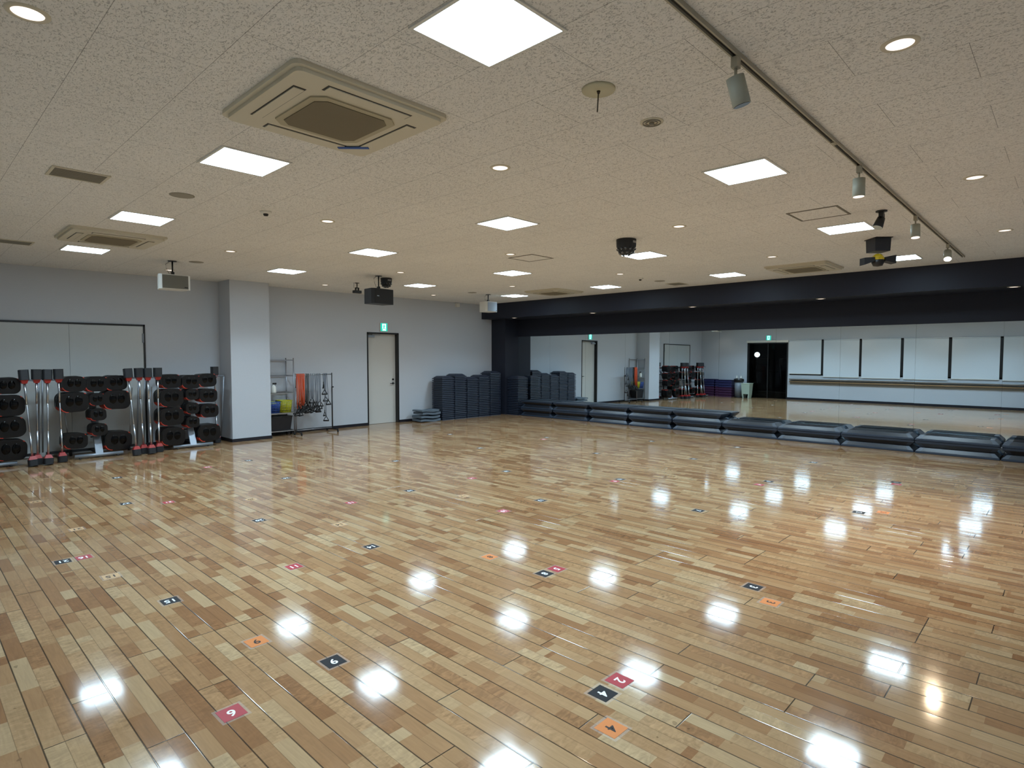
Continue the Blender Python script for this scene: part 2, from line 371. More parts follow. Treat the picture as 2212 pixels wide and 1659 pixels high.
# ------------------------------------------------------------------ ceiling fixtures
PX = [1.8266, 4.5728, 7.319, 10.0652]; PY = [9.4896, 6.9523, 4.415, 1.8778]
prow = ['row nearest the door wall', 'second row from the door wall', 'third row from the door wall', 'fourth row from the door wall', 'fifth row from the door wall']
pcol = ['farthest from the dark beam', 'third from the dark beam', 'second from the dark beam', 'nearest the dark beam']
def make_panel():
    t = thing('ceiling_panel_light', (0, 0, ZC), '', 'ceiling light', 'square ceiling panel lights')
    o = .243; i_ = .2265; b = MB()
    b.box(-o, o, -o, -i_, -.008, 0).box(-o, o, i_, o, -.008, 0).box(-o, -i_, -i_, i_, -.008, 0).box(i_, o, -i_, i_, -.008, 0)
    b.build('frame', WHITE, t)
    MB().box(-i_, i_, -i_, i_, -.006, -.001).build('diffuser', PANEL, t)
    return t
pl_ = bpy.data.lights.new('panel_beam', 'AREA'); pl_.shape = 'SQUARE'; pl_.size = .45; pl_.energy = PANEL_W; pl_.color = PANEL_C; pl_.spread = math.radians(125)
p0 = None
for j, y in enumerate(PY):
    for i, x in enumerate(PX):
        o = p0 = p0 or make_panel()
        if (i, j) != (0, 0): o = copy_tree(p0)
        o.location = (x, y, ZC); o['label'] = 'bright square panel light, %s, %s' % (prow[j], pcol[i])
        lo = bpy.data.objects.new('panel_beam', pl_); col.objects.link(lo); lo.location = (x, y, ZC-.0085)
def make_down():
    t = thing('downlight', (0, 0, ZC), '', 'ceiling light', 'round recessed downlights')
    MB().lathe([(.056, -.001), (.058, -.006), (.075, -.004), (.078, 0)], n=28).build('trim_ring', ACW, t)
    MB().lathe([(.0565, -.002), (.04, .0-.0005), (0, -.0005)], n=28).build('lens', LENS, t)
    return t
d0 = None
DX = [.44, 3.2, 5.96, 8.68]; DY = [10.75, 8.25, 5.70, 3.165, .62]
drow = ['row nearest the door wall', 'second row from the door wall', 'third row from the door wall', 'fourth row from the door wall', 'fifth row from the door wall', 'sixth row from the door wall']
dl_ = bpy.data.lights.new('downlight_beam', 'SPOT'); dl_.energy = DOWN_W; dl_.color = WARM; dl_.spot_size = math.radians(115); dl_.spot_blend = .7; dl_.shadow_soft_size = .05
for j, y in enumerate(DY):
    for i, x in enumerate(DX):
        first = d0 is None
        d0 = d0 or make_down(); o = d0 if first else copy_tree(d0)
        o.location = (x, y, ZC); o['label'] = 'small round downlight, %s, %s' % (drow[j], pcol[i])
        if True:
            lo = bpy.data.objects.new('downlight_beam', dl_); col.objects.link(lo); lo.location = (x, y, ZC-.012)
for x, y, lab in [(11.40, 10.76, 'nearest the dark column'), (11.40, 8.23, 'second from the dark column'), (11.42, 5.74, 'third from the dark column'), (11.40, 3.3, 'fourth from the dark column'), (11.42, .69, 'fifth from the dark column')]:
    o = copy_tree(d0); o.location = (x, y, 2.605); o['label'] = 'small round downlight under the dark beam, '+lab; o['group'] = 'downlights under the dark beam'
    lo = bpy.data.objects.new('downlight_beam', dl_); col.objects.link(lo); lo.location = (x, y, 2.59)

def make_ac(name_label, x, y, tape=False, flap=False):
    t = thing('ceiling_air_conditioner', (x, y, ZC), name_label, 'air conditioner', 'ceiling cassette air conditioners')
    b = MB(); b.prism(rrect(.95, .92, .045), -.022, 0); b.prism(rrect(.90, .87, .04), -.042, -.022)
    b.build('face_panel', ACW, t)
    hs = .265
    oc = [(-hs, -hs+.06), (-hs+.06, -hs), (hs-.06, -hs), (hs, -hs+.06), (hs, hs-.06), (hs-.06, hs), (-hs+.06, hs), (-hs, hs-.06)]
    b = MB(); b.prism(oc, -.05, -.042); b.build('grille_frame', mat('ac_inner_frame', (176, 166, 138), .6), t)
    k = .86; b = MB(); b.prism([(x_*k, y_*k) for x_, y_ in oc], -.054, -.05); b.build('intake_grille', ACG, [c for c in t.children if c.name.startswith('grille_frame')][0])
    for a in range(4):
        M = Matrix.Rotation(a*PI/2, 4, 'Z')
        o = MB().box(-.26, .26, .315, .385, -.0435, -.042, M=M).build('slot', BLACK, t)
        o2 = MB().box(-.25, .25, .322, .378, -.048, -.0435, M=M).build('louver_flap', ACW, o)
    if tape:
        b = MB(); Mt = Matrix.Translation((.30, .30, -.0515)) @ Matrix.Rotation(math.radians(-45), 4, 'Z'); b.box(-.10, .10, -.016, .016, 0, .004, M=Mt)
        b.build('blue_tape', mat('blue_masking_tape', (40, 84, 160), .6), t)['label'] = 'blue tape strip at the corner'
    return t
make_ac('ivory ceiling cassette air conditioner with a strip of blue tape, nearest the camera', 1.838, 3.165, tape=True)
make_ac('ivory ceiling cassette air conditioner over the weight racks', 1.85, 8.28)
make_ac('ivory ceiling cassette air conditioner beside the dark beam, under the effect light side', 10.03, 3.16)
make_ac('ivory ceiling cassette air conditioner beside the dark beam near the mirror corner', 10.0, 8.25)
def make_grille(x, y, lab):
    t = thing('ceiling_vent', (x, y, ZC), lab, 'vent', 'grey ceiling vents'); b = MB()
    b.box(-.185, .185, -.15, -.13, -.008, 0).box(-.185, .185, .13, .15, -.008, 0).box(-.185, -.165, -.13, .13, -.008, 0).box(.165, .185, -.13, .13, -.008, 0); b.build('frame', ACW, t)
    MB().box(-.165, .165, -.13, .13, -.003, 0).build('backing', mat('vent_dark', (60, 58, 52), .8), t)
    b = MB()
    for k in range(11): b.box(-.165, .165, -.125+k*.0236, -.112+k*.0236, -.007, -.003)
    b.build('slats', mat('vent_slat', (140, 134, 118), .6), t)
make_grille(1.06, 5.66, 'grey rectangular ceiling vent beside the panel lights on the left')
make_grille(1.10, 9.50, 'grey rectangular ceiling vent at the left edge over the racks')
make_grille(10.62, 5.67, 'small dark ceiling vent close to the dark beam')
def disc(name, x, y, r, lab, cat, m=ACW, hh=.012):
    o = MB().lathe([(0, -hh), (r*.8, -hh), (r, -hh*.3), (r, 0), (0, 0)], n=28).build(name, m); o.location = (x, y, ZC); return tag(o, lab, cat)
GD = mat('grey_disc', (150, 144, 130), .7)
disc('ceiling_disc', 1.816, 5.72, .10, 'grey round ceiling disc right of the rectangular vent', 'ceiling disc', GD, .006)
disc('ceiling_disc', 3.209, 9.563, .10, 'grey round ceiling disc near the hanging white speaker', 'ceiling disc', GD, .006)
disc('ceiling_disc', 10.01, 5.697, .10, 'grey round ceiling disc near the small vent by the beam', 'ceiling disc', GD, .006)
disc('ceiling_disc', 8.936, 9.716, .10, 'small grey ceiling disc left of the hanging corner speaker', 'ceiling disc', GD, .006)
# hanging-rod escutcheon, sprinkler
t = thing('sprinkler', (2.63, 1.87, ZC), 'ivory ceiling disc with a thin rod hanging from its centre', 'sprinkler')
MB().lathe([(0, -.012), (.085, -.012), (.088, -.008), (.088, 0), (0, 0)], n=32).build('cover_plate', mat('ivory_plate', (196, 190, 160), .5), t)
b = MB(); b.cyl((0, 0, -.012), (0, 0, -.026), .010, .006).cyl((0, 0, -.012), (-.004, .004, -.12), .0035); b.build('rod', mat('brown_rod', (60, 50, 36), .5), t)
t = thing('air_diffuser', (3.215, 1.895, ZC), 'small round ceiling device with concentric rings near the track rail', 'sensor')
MB().lathe([(0, -.006), (.05, -.006), (.068, -.004), (.07, 0), (0, 0)], n=28).build('ring_plate', ACW, t)
b = MB()
for rr in (.052, .034): b.tube([(rr*math.cos(a), rr*math.sin(a), -.009) for a in [k*PI/12 for k in range(24)]], .0035, 6, True)
b.cyl((0, 0, -.006), (0, 0, -.022), .016, .012); b.build('sensor_rings', GD, t)
def camdome(x, y, lab):
    t = thing('smoke_detector', (x, y, ZC), lab, 'smoke detector', 'white ceiling detectors')
    MB().lathe([(0, -.022), (.035, -.022), (.052, -.012), (.055, 0), (0, 0)], n=24).build('base', WHITE, t)
    MB().lathe([(0, -.045), (.018, -.042), (.024, -.030), (.024, -.022), (0, -.022)], n=20).build('sensor_head', BLACK, t)
camdome(2.577, 5.764, 'white detector with dark centre between panel lights on the left')
camdome(9.412, 5.75, 'white detector with dark centre far down the ceiling near the beam')
o = MB().box(-.05, .05, -.09, 0, -.12, -.02, bev=.01).build('wall_sensor', WHITE); o.location = (10.288, YD, ZC); tag(o, 'small white sensor box high on the door wall', 'sensor')
# access hatches
HF = mat('hatch_edge', (120, 112, 98), .5, .3)
for x, y, lab in ((6.395, 1.89, 'square ceiling access hatch with thin grey edge near the track rail'), (6.395, 5.71, 'square ceiling access hatch with thin grey edge in mid ceiling')):
    t = thing('access_hatch', (x, y, ZC), lab, 'ceiling hatch', 'ceiling access hatches'); b = MB(); o = .232; i_ = .212
    b.box(-o, o, -o, -i_, -.005, 0).box(-o, o, i_, o, -.005, 0).box(-o, -i_, -i_, i_, -.005, 0).box(i_, o, -i_, i_, -.005, 0); b.build('hatch_frame', HF, t)
    MB().box(-i_+.003, i_-.003, -i_+.003, i_-.003, -.003, 0).build('hatch_panel', CEIL, t)

# track rail with four spots
t = thing('lighting_track', (5.3, 1.19, ZC), 'long white lighting track running across the ceiling', 'lighting track')
TR = mat('track_white', (170, 162, 142), .5)
b = MB(); b.box(-4.9, 5.2, -.018, -.010, -.022, 0).box(-4.9, 5.2, .010, .018, -.022, 0).box(-4.9, 5.2, -.010, .010, -.004, 0).box(-1.02, -.96, -.012, .012, -.024, 0); b.build('rail', TR, t)
MB().box(-4.89, 5.19, -.009, .009, -.009, -.004).build('conductor_slot', mat('track_slot', (45, 38, 28), .6), t)
def spot(x, aim, lab, lit):
    t = thing('track_spotlight', (x, 1.19, ZC-.022), lab, 'spotlight', 'spotlights on the lighting track')
    MB().box(-.022, .022, -.016, .016, -.05, 0, bev=.003).build('adapter', TR, t)
    MB().cyl((0, 0, -.05), (0, 0, -.10), .007).build('stem', TR, t)
    ax = (Vector(aim)).normalized(); c = Vector((0, 0, -.10)); a = c-ax*.01; e = c+ax*.12
    lh = MB().cyl(a, e, .041, .041, 24).build('lamp_head', mat('spot_grey_green', (170, 172, 158), .5), t)
    mm = HOT if lit > 1 else (LENS if lit else BLACK)
    MB().cyl(e, e+ax*.002, .036, .036, 24).build('lamp_face', mm, lh)
    if lit:
        l = bpy.data.lights.new('track_spot_beam', 'SPOT'); l.energy = SPOT_W*(1 if lit > 1 else .6); l.color = (1, .76, .52); l.spot_size = math.radians(62); l.spot_blend = .8; l.shadow_soft_size = .03
        lo = bpy.data.objects.new('track_spot_beam', l); col.objects.link(lo); lo.location = Vector((x, 1.19, ZC-.022))+e+ax*.01
        lo.rotation_euler = ax.to_track_quat('-Z', 'Y').to_euler()
spot(2.765, (.24, -.18, -1), 'grey track spotlight nearest the camera, tilted and unlit', 0)
spot(4.94, (.02, 0, -1), 'second track spotlight from the camera, pointing straight down', 1)
spot(7.05, (-.15, -.05, -1), 'third track spotlight from the camera, with glowing mouth', 1)
spot(9.09, (-.75, -.12, -1), 'track spotlight at the far rail end, bulb glaring at camera', 2)

# hanging effect lights
HOLE = mat('dark_lens_facets', (60, 64, 70), .08, spec=.9)
def dome(x, y, r, h, lab):
    t = thing('disco_dome_light', (x, y, ZC), lab, 'effect light', 'black dome effect lights')
    MB().lathe([(0, 0), (r, 0), (r*1.02, -.01), (r, -.45*h), (r*.93, -.55*h), (r*.8, -.78*h), (r*.5, -.95*h), (0, -h)], n=28).build('housing', BRUB, t)
    b = MB()
    for row, (fr, fz, cnt) in enumerate(((.90, -.64, 12), (.70, -.86, 9), (.34, -.985, 5))):
        for k in range(cnt):
            a = 2*PI*(k+.5*row)/cnt; b.lathe([(0, -.012), (.015, -.006), (.019, 0), (0, 0)], n=10, M=Matrix.Translation((r*fr*math.cos(a), r*fr*math.sin(a), h*fz)) @ Vector((math.cos(a)*fr, math.sin(a)*fr, fz)).to_track_quat('-Z', 'Y').to_matrix().to_4x4())
    b.build('lens_facets', HOLE, t)
    b = MB(); b.box(-.035, .03, -r-.004, -r+.01, -.055, -.03); b.build('badge', mat('silver_badge', (150, 150, 150), .4, .6), t)
dome(6.19, 3.98, .118, .19, 'black faceted dome light on the ceiling in mid room')
dome(6.23, 9.06, .10, .165, 'black faceted dome light above the hanging black speaker')
t = thing('stage_par_light', (6.69, 1.41, ZC), 'small black stage lamp tilted down with cable loop', 'effect light')
MB().cyl((0, 0, 0), (0, 0, -.012), .05).build('base_plate', BLACK, t)
b = MB(); b.box(-.022, .022, -.02, .02, -.075, -.012).build('bracket', BLACK, t)
a = Vector((0, 0, -.07)); ax = Vector((-.35, .25, -1)).normalized()
MB().cyl(a, a+ax*.10, .034, .046, 20).build('lamp_head', BRUB, t)
MB().cyl(a+ax*.10, a+ax*.104, .044, .044, 20).build('lamp_lens', mat('silver_lens', (190, 205, 220), .15, .7), t)
MB().tube([(.03+.045*math.sin(k*PI/8), -.01, -.04+.03*math.cos(k*PI/8)) for k in range(9)], .004, 6).build('cable', BLACK, t)
t = thing('stage_effect_light', (8.24, 1.76, ZC), 'black ceiling effect light with yellow glass ball and side fins', 'effect light')
MB().box(-.12, .12, -.10, .10, -.008, 0, M=Matrix.Rotation(yaw, 4, 'Z')).build('base_plate', BLACK, t)
MB().frus((-.09, .09, -.09, .09), (-.095, .095, -.095, .095), -.16, -.008, M=Matrix.Rotation(yaw, 4, 'Z')).build('housing', mat('black_blue_metal', (30, 34, 44), .4), t)
YG = mat('yellow_glass', (150, 125, 10), .06, spec=.9, emit=(.9, .7, .05), es=.10)
b = MB(); bmesh.ops.create_icosphere(b.bm, subdivisions=2, radius=.068, matrix=Matrix.Translation((0, 0, -.245))); b.build('glass_ball', YG, t)
MB().lathe([(0, -.335), (.05, -.325), (.066, -.29), (.07, -.26), (.066, -.255), (0, -.30)], n=24).build('ball_cup', BLACK, t)
for sgn in (1, -1):
    d_ = rt*sgn; b = MB()
    p = [d_*.07, d_*.19+fw*.02, d_*.155, d_*.10]
    zs = [(-.225, -.27), (-.20, -.30)] if sgn > 0 else [(-.225, -.275), (-.235, -.32)]
    vs = []
    for q, zz in ((d_*.065, zs[0]), (d_*.19, zs[1])):
        for yy in (-.05, .05):
            for z_ in zz: vs.append(b.bm.verts.new((q.x+fw.x*yy, q.y+fw.y*yy, z_)))
    bmesh.ops.convex_hull(b.bm, input=vs); b.build('barn_door', BRUB, t)

# speakers
def speaker(name, x, y, zb, w_, h_, dp, rz, body, grill, lab, drop, badge, sp_label=None):
    t = thing(name, (x, y, ZC), lab, 'speaker', None, rz)
    b = MB(); b.cyl((0, 0, 0), (0, 0, -.008), .06).cyl((0, 0, -.008), (0, 0, zb+h_-ZC+.02), .011).box(-.02, .02, -.02, .02, zb+h_-ZC, zb+h_-ZC+.05); b.build('bracket', BLACK, t)
    zb -= ZC
    b = MB(); cx = w_*.16
    b.prism([(-w_/2, -dp*.35), (-w_/2+cx*.5, -dp/2), (w_/2-cx*.5, -dp/2), (w_/2, -dp*.35), (w_/2-cx*.6, dp/2), (-w_/2+cx*.6, dp/2)], zb, zb+h_); b.build('cabinet', body, t)
    MB().box(-w_/2+cx*.55, w_/2-cx*.55, -dp/2-.008, -dp/2, zb+.012, zb+h_-.012, bev=.003).build('grille', grill, t); pass
    MB().box(badge[0]-.022, badge[0]+.022, -dp/2-.011, -dp/2-.008, zb+badge[1]-.006, zb+badge[1]+.006).build('badge', badge[2], [c for c in t.children if c.name.startswith('grille')][0])
    MB().tube([(-.03, .02, -.01), (-.08, .03, -.05), (-.075, .02, -.12), (-.03, .01, zb+h_+.0)], .003, 6).build('cable', BLACK, t)
    return t
SIL = mat('silver_badge2', (180, 184, 188), .3, .8)
speaker('hanging_speaker', 2.93, 9.72, 2.575, .42, .215, .24, 0, WHITE, mat('grey_speaker_grille', (112, 112, 104), .6, noise=.15, nscale=400), 'white ceiling speaker with grey grille hanging over the weight racks', 0, (.14, .035, BLACK))
speaker('hanging_speaker', 5.96, 8.9, 2.505, .50, .26, .28, .12, BRUB, mat('black_speaker_grille', (17, 17, 19), .6, noise=.2, nscale=400), 'black ceiling speaker hanging in front of the exit door', 0, (-.14, .13, SIL))
speaker('hanging_speaker', 9.47, 9.76, 2.60, .34, .23, .28, -.05, WHITE, mat('silver_speaker_grille', (150, 160, 170), .45, .2, noise=.15, nscale=400), 'white ceiling speaker hanging at the dark beam corner', 0, (.13, .03, BLACK))
t = thing('projector_bracket', (6.23, 10.03, ZC), 'small black lamp bracket hanging left of the black speaker', 'bracket')
b = MB(); b.cyl((0, 0, 0), (0, 0, -.008), .045).cyl((0, 0, -.008), (0, 0, -.10), .009).cyl((-.07, 0, 0), (-.07, 0, -.10), .003); b.build('stem', BLACK, t)
b = MB(); b.box(-.035, -.02, -.02, .02, -.16, -.09).box(.02, .035, -.02, .02, -.16, -.09).box(-.035, .035, -.02, .02, -.105, -.09); b.build('yoke', BLACK, t)
MB().box(-.08, .08, -.04, .04, -.20, -.145, bev=.008).build('lamp_body', BRUB, t)

# exit signs
EG = mat('exit_green', (0, 150, 120), .4, emit=(.0, .60, .46), es=.9); EW = mat('exit_white', (230, 255, 245), .4, emit=(.55, 1, .9), es=1.4)
def exit_sign(loc, rz, lab):
    t = thing('exit_sign', loc, lab, 'exit sign', None, rz)
    MB().box(-.10, .10, -.03, 0, -.10, .10, bev=.004).build('sign_housing', WHITE, t)
    MB().box(-.094, .094, -.032, -.03, -.094, .094).build('sign_face', EG, t)
    b = MB(); b.box(-.05, .055, -.0335, -.032, -.08, .08); b.build('door_symbol', EW, t)
    b = MB(); yy = (-.035, -.0335)
    R_ = lambda a, cx, cz: Matrix.Translation((cx, 0, cz)) @ Matrix.Rotation(a, 4, 'Y')
    b.cyl((.0, yy[1], .05), (.0, yy[0], .05), .013, n=14)
    for a, cx, cz, w2, l2 in ((.25, -.002, .012, .012, .055), (-.9, .022, -.035, .008, .055), (.8, -.02, -.032, .008, .05), (.0, -.040, -.055, .007, .03), (1.2, .018, .022, .006, .035), (-1.1, -.024, .02, .006, .035)):
        b.box(-w2, w2, yy[0], yy[1], -l2/2, l2/2, M=R_(a, cx, cz))
    b.build('running_figure', EG, t)
exit_sign((8.02, YD, 2.275), 0, 'green running figure exit sign above the cream door')
exit_sign((XW, 8.95, 2.43), -PI/2+PI, 'green running figure exit sign above the glass door')

# ------------------------------------------------------------------ weight plates, racks, bars on the far wall
def plate_mesh(w_, h_, th, front=True):
    b = MB(); P_ = rrect(w_, h_, min(w_, h_)*.34, 6)
    Mx = Matrix.Rotation(PI/2, 4, 'X')      # polygon in xz, thickness along +Y
    def loop(k): return [(x*k, y*k) for x, y in P_]
    b.mi = 0
    b.prism(loop(1.0), -th, -.003, M=Mx)                 # body, y from .003 to th
    b.prism(loop(.93), -.003, .004, M=Mx)
    b.mi = 2
    # grip openings: two glossy dark domes, bulged outward to catch lamp highlights
    for sx in ((-1, 1) if front else ()):
        bmesh.ops.create_uvsphere(b.bm, u_segments=18, v_segments=10, radius=1, matrix=Matrix.Translation((sx*w_*.155, -.001, h_*.06)) @ Matrix.Diagonal((w_*.145, .013, h_*.27, 1)))
    for f in b.bm.faces:
        if len(f.verts) in (3, 4) and f.material_index == 0 and f.calc_area() < w_*h_*.012 and abs(f.calc_center_median().x) < w_*.31 and f.calc_center_median().y < .012 and abs(f.calc_center_median().z-h_*.06) < h_*.28: f.material_index = 2; f.smooth = True
    b.mi = 1
    # red lower-left edge band and upper-right tick
    n = len(P_)
    def arc(i0, i1):
        pts = [P_[i % n] for i in range(i0, i1+1)]
        poly = [(x*1.006, y*1.006) for x, y in pts]+[(x*.95, y*.95) for x, y in pts[::-1]]
        b.prism(poly, -th*.8, .0052, M=Mx)
    arc(n*2//4+1, n*3//4-1); arc(3, n//4-3)
    bmesh.ops.recalc_face_normals(b.bm, faces=b.bm.faces)
    me = bpy.data.meshes.new('weight_plate'); b.bm.to_mesh(me); b.bm.free()
    for m in (BPLAS, REDD, mat('plate_grip', (3, 3, 4), .05, spec=.22)): me.materials.append(m)
    return me
PM = {k: plate_mesh(*v) for k, v in {'L': (.37, .30, .046), 'M': (.30, .235, .04), 'S': (.215, .19, .034)}.items()}
PB = {k: plate_mesh(*v, False) for k, v in {'L': (.37, .30, .046), 'M': (.30, .235, .04), 'S': (.215, .19, .034)}.items()}
SZ = {'L': .0535, 'M': .0475, 'S': .0415}
cols_ = {1: (1.16, [(1.2, 'M'), (.91, 'L'), (.60, 'L'), (.27, 'L')], 0), 2: (1.94, [(1.2, 'M'), (.92, 'L'), (.32, 'M')], 1), 3: (2.235, [(1.19, 'M'), (.94, 'S'), (.70, 'S'), (.46, 'S')], 1),
         4: (2.50, [(1.2, 'M'), (.93, 'L'), (.27, 'L')], 1), 5: (3.29, [(1.2, 'M'), (.92, 'L'), (.60, 'L'), (.26, 'L')], 2), 6: (3.605, [(1.18, 'M'), (.95, 'S'), (.71, 'S'), (.47, 'S')], 2),
         7: (3.88, [(1.2, 'M'), (.93, 'M'), (.66, 'M'), (.27, 'L')], 2)}
pegs = {0: [], 1: [], 2: []}
YF = 11.09
for ci, (x, rows, un) in cols_.items():
    for ri, (z, k) in enumerate(rows):
        cnt = {'L': 5, 'M': 5, 'S': 5}[k]; xx = x+random.uniform(-.01, .01)
        pegs[un].append((xx, z, cnt*SZ[k]-.01*(3-ri)*0))
        for q in range(cnt):
            o = bpy.data.objects.new('weight_plate', PM[k] if q == 0 else PB[k]); col.objects.link(o)
            o.location = (xx+q*-.006, YF+.012*(3-ri)+q*SZ[k]+(0 if q else -.001), z-(.03 if k != 'S' else .02)+random.uniform(-.002, .002)); o.rotation_euler = (0, random.uniform(-.05, .05), random.uniform(-.01, .01))
            tag(o, 'black red-edged weight plate, %s from front, %s peg down, plate column %s from left' % (ORD[q+1], ORD[ri+1], ['', 'one', 'two', 'three', 'four', 'five', 'six', 'seven'][ci]), 'weight plate', 'weight plates on the rack pegs')
ranks = ['left rack cut by the photo edge', 'middle rack behind the double door seam', 'right rack next to the pillar']
for un, x in enumerate((.91, 2.235, 3.61)):
    t = thing('weight_rack', (x, 11.3, 0), 'silver and black weight plate rack, '+ranks[un], 'weight rack', 'weight racks along the door wall')
    b = MB(); b.cyl((-.32, -.18, .045), (.32, -.18, .045), .026, n=18); b.build('foot_tube', GREYM, t)
    b = MB()
    for s_ in (-.25, .25): b.cyl((s_, -.18, 0), (s_, -.18, .022), .02)
    b.build('rubber_foot', BRUB, t)
    b = MB(); b.frus((-.05, .05, -.20, -.16), (-.045, .045, .40, .44), .06, 1.24); b.build('post', GREYM, t)
    b = MB(); b.box(-.6, .6, .28, .32, .06, .10).box(-.03, .03, -.18, .32, .06, .095); b.build('base_frame', BRUB, t)
    b = MB(); b.cyl((-.64, .10, 1.235), (.64, .10, 1.235), .014).cyl((-.64, .10, 1.235), (-.64, .30, .10), .012).cyl((.64, .10, 1.235), (.64, .30, .10), .012); b.build('top_rail', GREYM, t)
    for px_, z, ln in pegs[un]:
        b = MB(); b.cyl((px_-x, .46, z), (px_-x, YF-11.3+.04+ln+.0, z), .012).cyl((px_-x, .40, z), (0, .40, z), .010); b.build('peg', BRUB, t)
def make_bar():
    t = thing('barbell', (0, 0, 0), '', 'barbell', 'barbells stood on end in the racks')
    b = MB(); b.cyl((0, 0, .02), (0, 0, 1.10), .0105).cyl((0, 0, .02), (0, 0, .38), .0145).cyl((0, 0, .78), (0, 0, 1.10), .0145); b.build('shaft', CHROME, t)
    for nm, z0, z1, rr in (('end_collar', 1.085, 1.135, 1), ('end_collar', -.02, .03, -1)):
        b = MB(); k = (.028, .046) if rr > 0 else (.05, .03)
        b.frus((-k[0], k[0], -k[0], k[0]), (-k[1], k[1], -k[1], k[1]), z0, z1); b.build(nm, RED, t)
    MB().prism(rrect(.118, .12, .03), 1.135, 1.285).build('end_weight', BRUB, t)
    MB().prism(rrect(.118, .105, .03), -.11, -.02).build('end_weight', BRUB, t)
    return t
bar0 = None
bl_ = ['first from left of left group', 'second from left of left group', 'third from left of left group', 'fourth from left of left group',
       'first from left of right group', 'second from left of right group', 'third from left of right group', 'fourth from left of right group', 'lone one beside the pillar']
for i, (x, tx, zb) in enumerate([(1.345, 1.39, .12), (1.485, 1.467, .12), (1.612, 1.575, .12), (1.748, 1.76, .12), (2.66, 2.71, .12), (2.808, 2.845, .12), (2.933, 2.925, .12), (3.08, 3.072, .12), (3.985, 4.01, .12)]):
    first = bar0 is None; bar0 = bar0 or make_bar(); o = bar0 if first else copy_tree(bar0)
    x, tx = (x*.992, tx*.992) if i < 8 else (4.10, 4.115); yb = 10.895+(.118 if i % 2 else 0) if i < 8 else 11.43; o.location = (tx, yb, zb); o.rotation_euler = (-math.atan2((11.02-yb) if i < 8 else 0, 1.1), math.atan2(x-tx, 1.1), 0)
    o['label'] = 'upright silver barbell with black red-collared ends, '+bl_[i]
for i, (x, tx, g_) in enumerate([(1.84, 1.925, 'left'), (2.80, 2.72, 'right'), (3.09, 3.07, 'right')]):
    t = thing('exercise_bar', (tx, 11.46, .02), 'thin silver bar leaning behind the barbells, %s' % ['in the left group', 'in the right group at its left end', 'in the right group at its right end'][i], 'bar', 'thin bars leaning in the racks')
    o = MB().cyl((0, 0, 0), (x-tx, .04, 1.05), .009).build('shaft', CHROME, t); MB().cyl((0, 0, 0), ((x-tx)*.08, 0, .09), .022).build('grip', BRUB, t)
# ------------------------------------------------------------------ shelf and its contents
t = thing('shelf_unit', (5.355, 11.6, 0), 'chrome wire shelf unit squeezed between pillar and band rail', 'shelf unit')
ST = mat('grey_shelf_steel', (150, 152, 158), .35, .7)
for sx in (-.262, .262):
    for sy_ in (-.165, .165): MB().cyl((sx, sy_, .05), (sx, sy_, 1.56), .0125).build('post', ST, t)
for sx in (-.262, .262):
    for sy_ in (-.165, .165): MB().cyl((sx-.012, sy_, .025), (sx+.012, sy_, .025), .025).build('caster', BRUB, t)
for z in (.10, .455, .855, 1.20, 1.515):
    b = MB(); b.box(-.262, .262, -.17, -.155, z-.012, z+.008).box(-.262, .262, .155, .17, z-.012, z+.012).box(-.268, -.255, -.16, .16, z-.012, z+.012).box(.255, .268, -.16, .16, z-.012, z+.012)
    for k in range(15): b.box(-.25+k*.0355, -.246+k*.0355, -.16, .16, z-.002, z+.003)
    b.build('wire_shelf', ST if z > .9 else CHROME, t)
def basket(x, y, z, w_, d_, h_, m, lab, towel=True):
    t = thing('plastic_basket', (x, y, z), lab, 'basket', 'baskets on the wire shelf')
    b = MB(); wb, db = w_*.84, d_*.84
    b.box(-wb/2, wb/2, -db/2, db/2, 0, .006)
    n = 11
    for k in range(n):
        f_ = -.5+k/(n-1)
        for s_ in (-1, 1):
            b.tube([(f_*wb, s_*db/2, .003), (f_*w_, s_*d_/2, h_)], .0045, 4); b.tube([(s_*wb/2, f_*db, .003), (s_*w_/2, f_*d_, h_)], .0045, 4)
    for zz in (.25, .5, .75):
        W, D = wb+(w_-wb)*zz, db+(d_-db)*zz
        b.tube([(-W/2, -D/2, h_*zz), (W/2, -D/2, h_*zz), (W/2, D/2, h_*zz), (-W/2, D/2, h_*zz)], .004, 4, True)
    b.build('basket_body', m, t)
    b = MB(); b.tube([(-w_/2, -d_/2, h_), (w_/2, -d_/2, h_), (w_/2, d_/2, h_), (-w_/2, d_/2, h_)], .009, 6, True); b.build('rim', m, t)
    if towel:
        b = MB(); rr = random.Random(int(x*1000))
        for k in range(5):
            bmesh.ops.create_icosphere(b.bm, subdivisions=2, radius=.05, matrix=Matrix.Translation((rr.uniform(-w_*.17, w_*.17), rr.uniform(-d_*.2, d_*.2), h_*.9)) @ Matrix.Diagonal((1.3, 1, .7, 1)))
        for f in b.bm.faces: f.smooth = True
        o = b.build('rolled_cloths', mat('lime_cloth', (190, 205, 120), .9), None); o.location = (x, y, z+.0); tag(o, 'lime green cloths heaped in the '+('yellow' if x > 5.4 else 'blue')+' basket', 'cloths', 'cloths in the baskets')
basket(5.478, 11.59, .468, .218, .27, .235, mat('yellow_plastic', (196, 190, 30), .45), 'yellow slatted basket on the middle shelf')
basket(5.235, 11.59, .468, .218, .27, .215, mat('blue_plastic', (52, 84, 160), .45), 'blue basket on the middle shelf, left of the yellow one')
o = MB().frus((-.19, .19, -.13, .13), (-.225, .225, -.15, .15), 0, .28).build('storage_crate', mat('black_crate', (24, 24, 28), .4, noise=.2, nscale=40)); o.location = (5.36, 11.6, .113)
tag(o, 'black plastic crate on the bottom shelf below the baskets', 'crate')
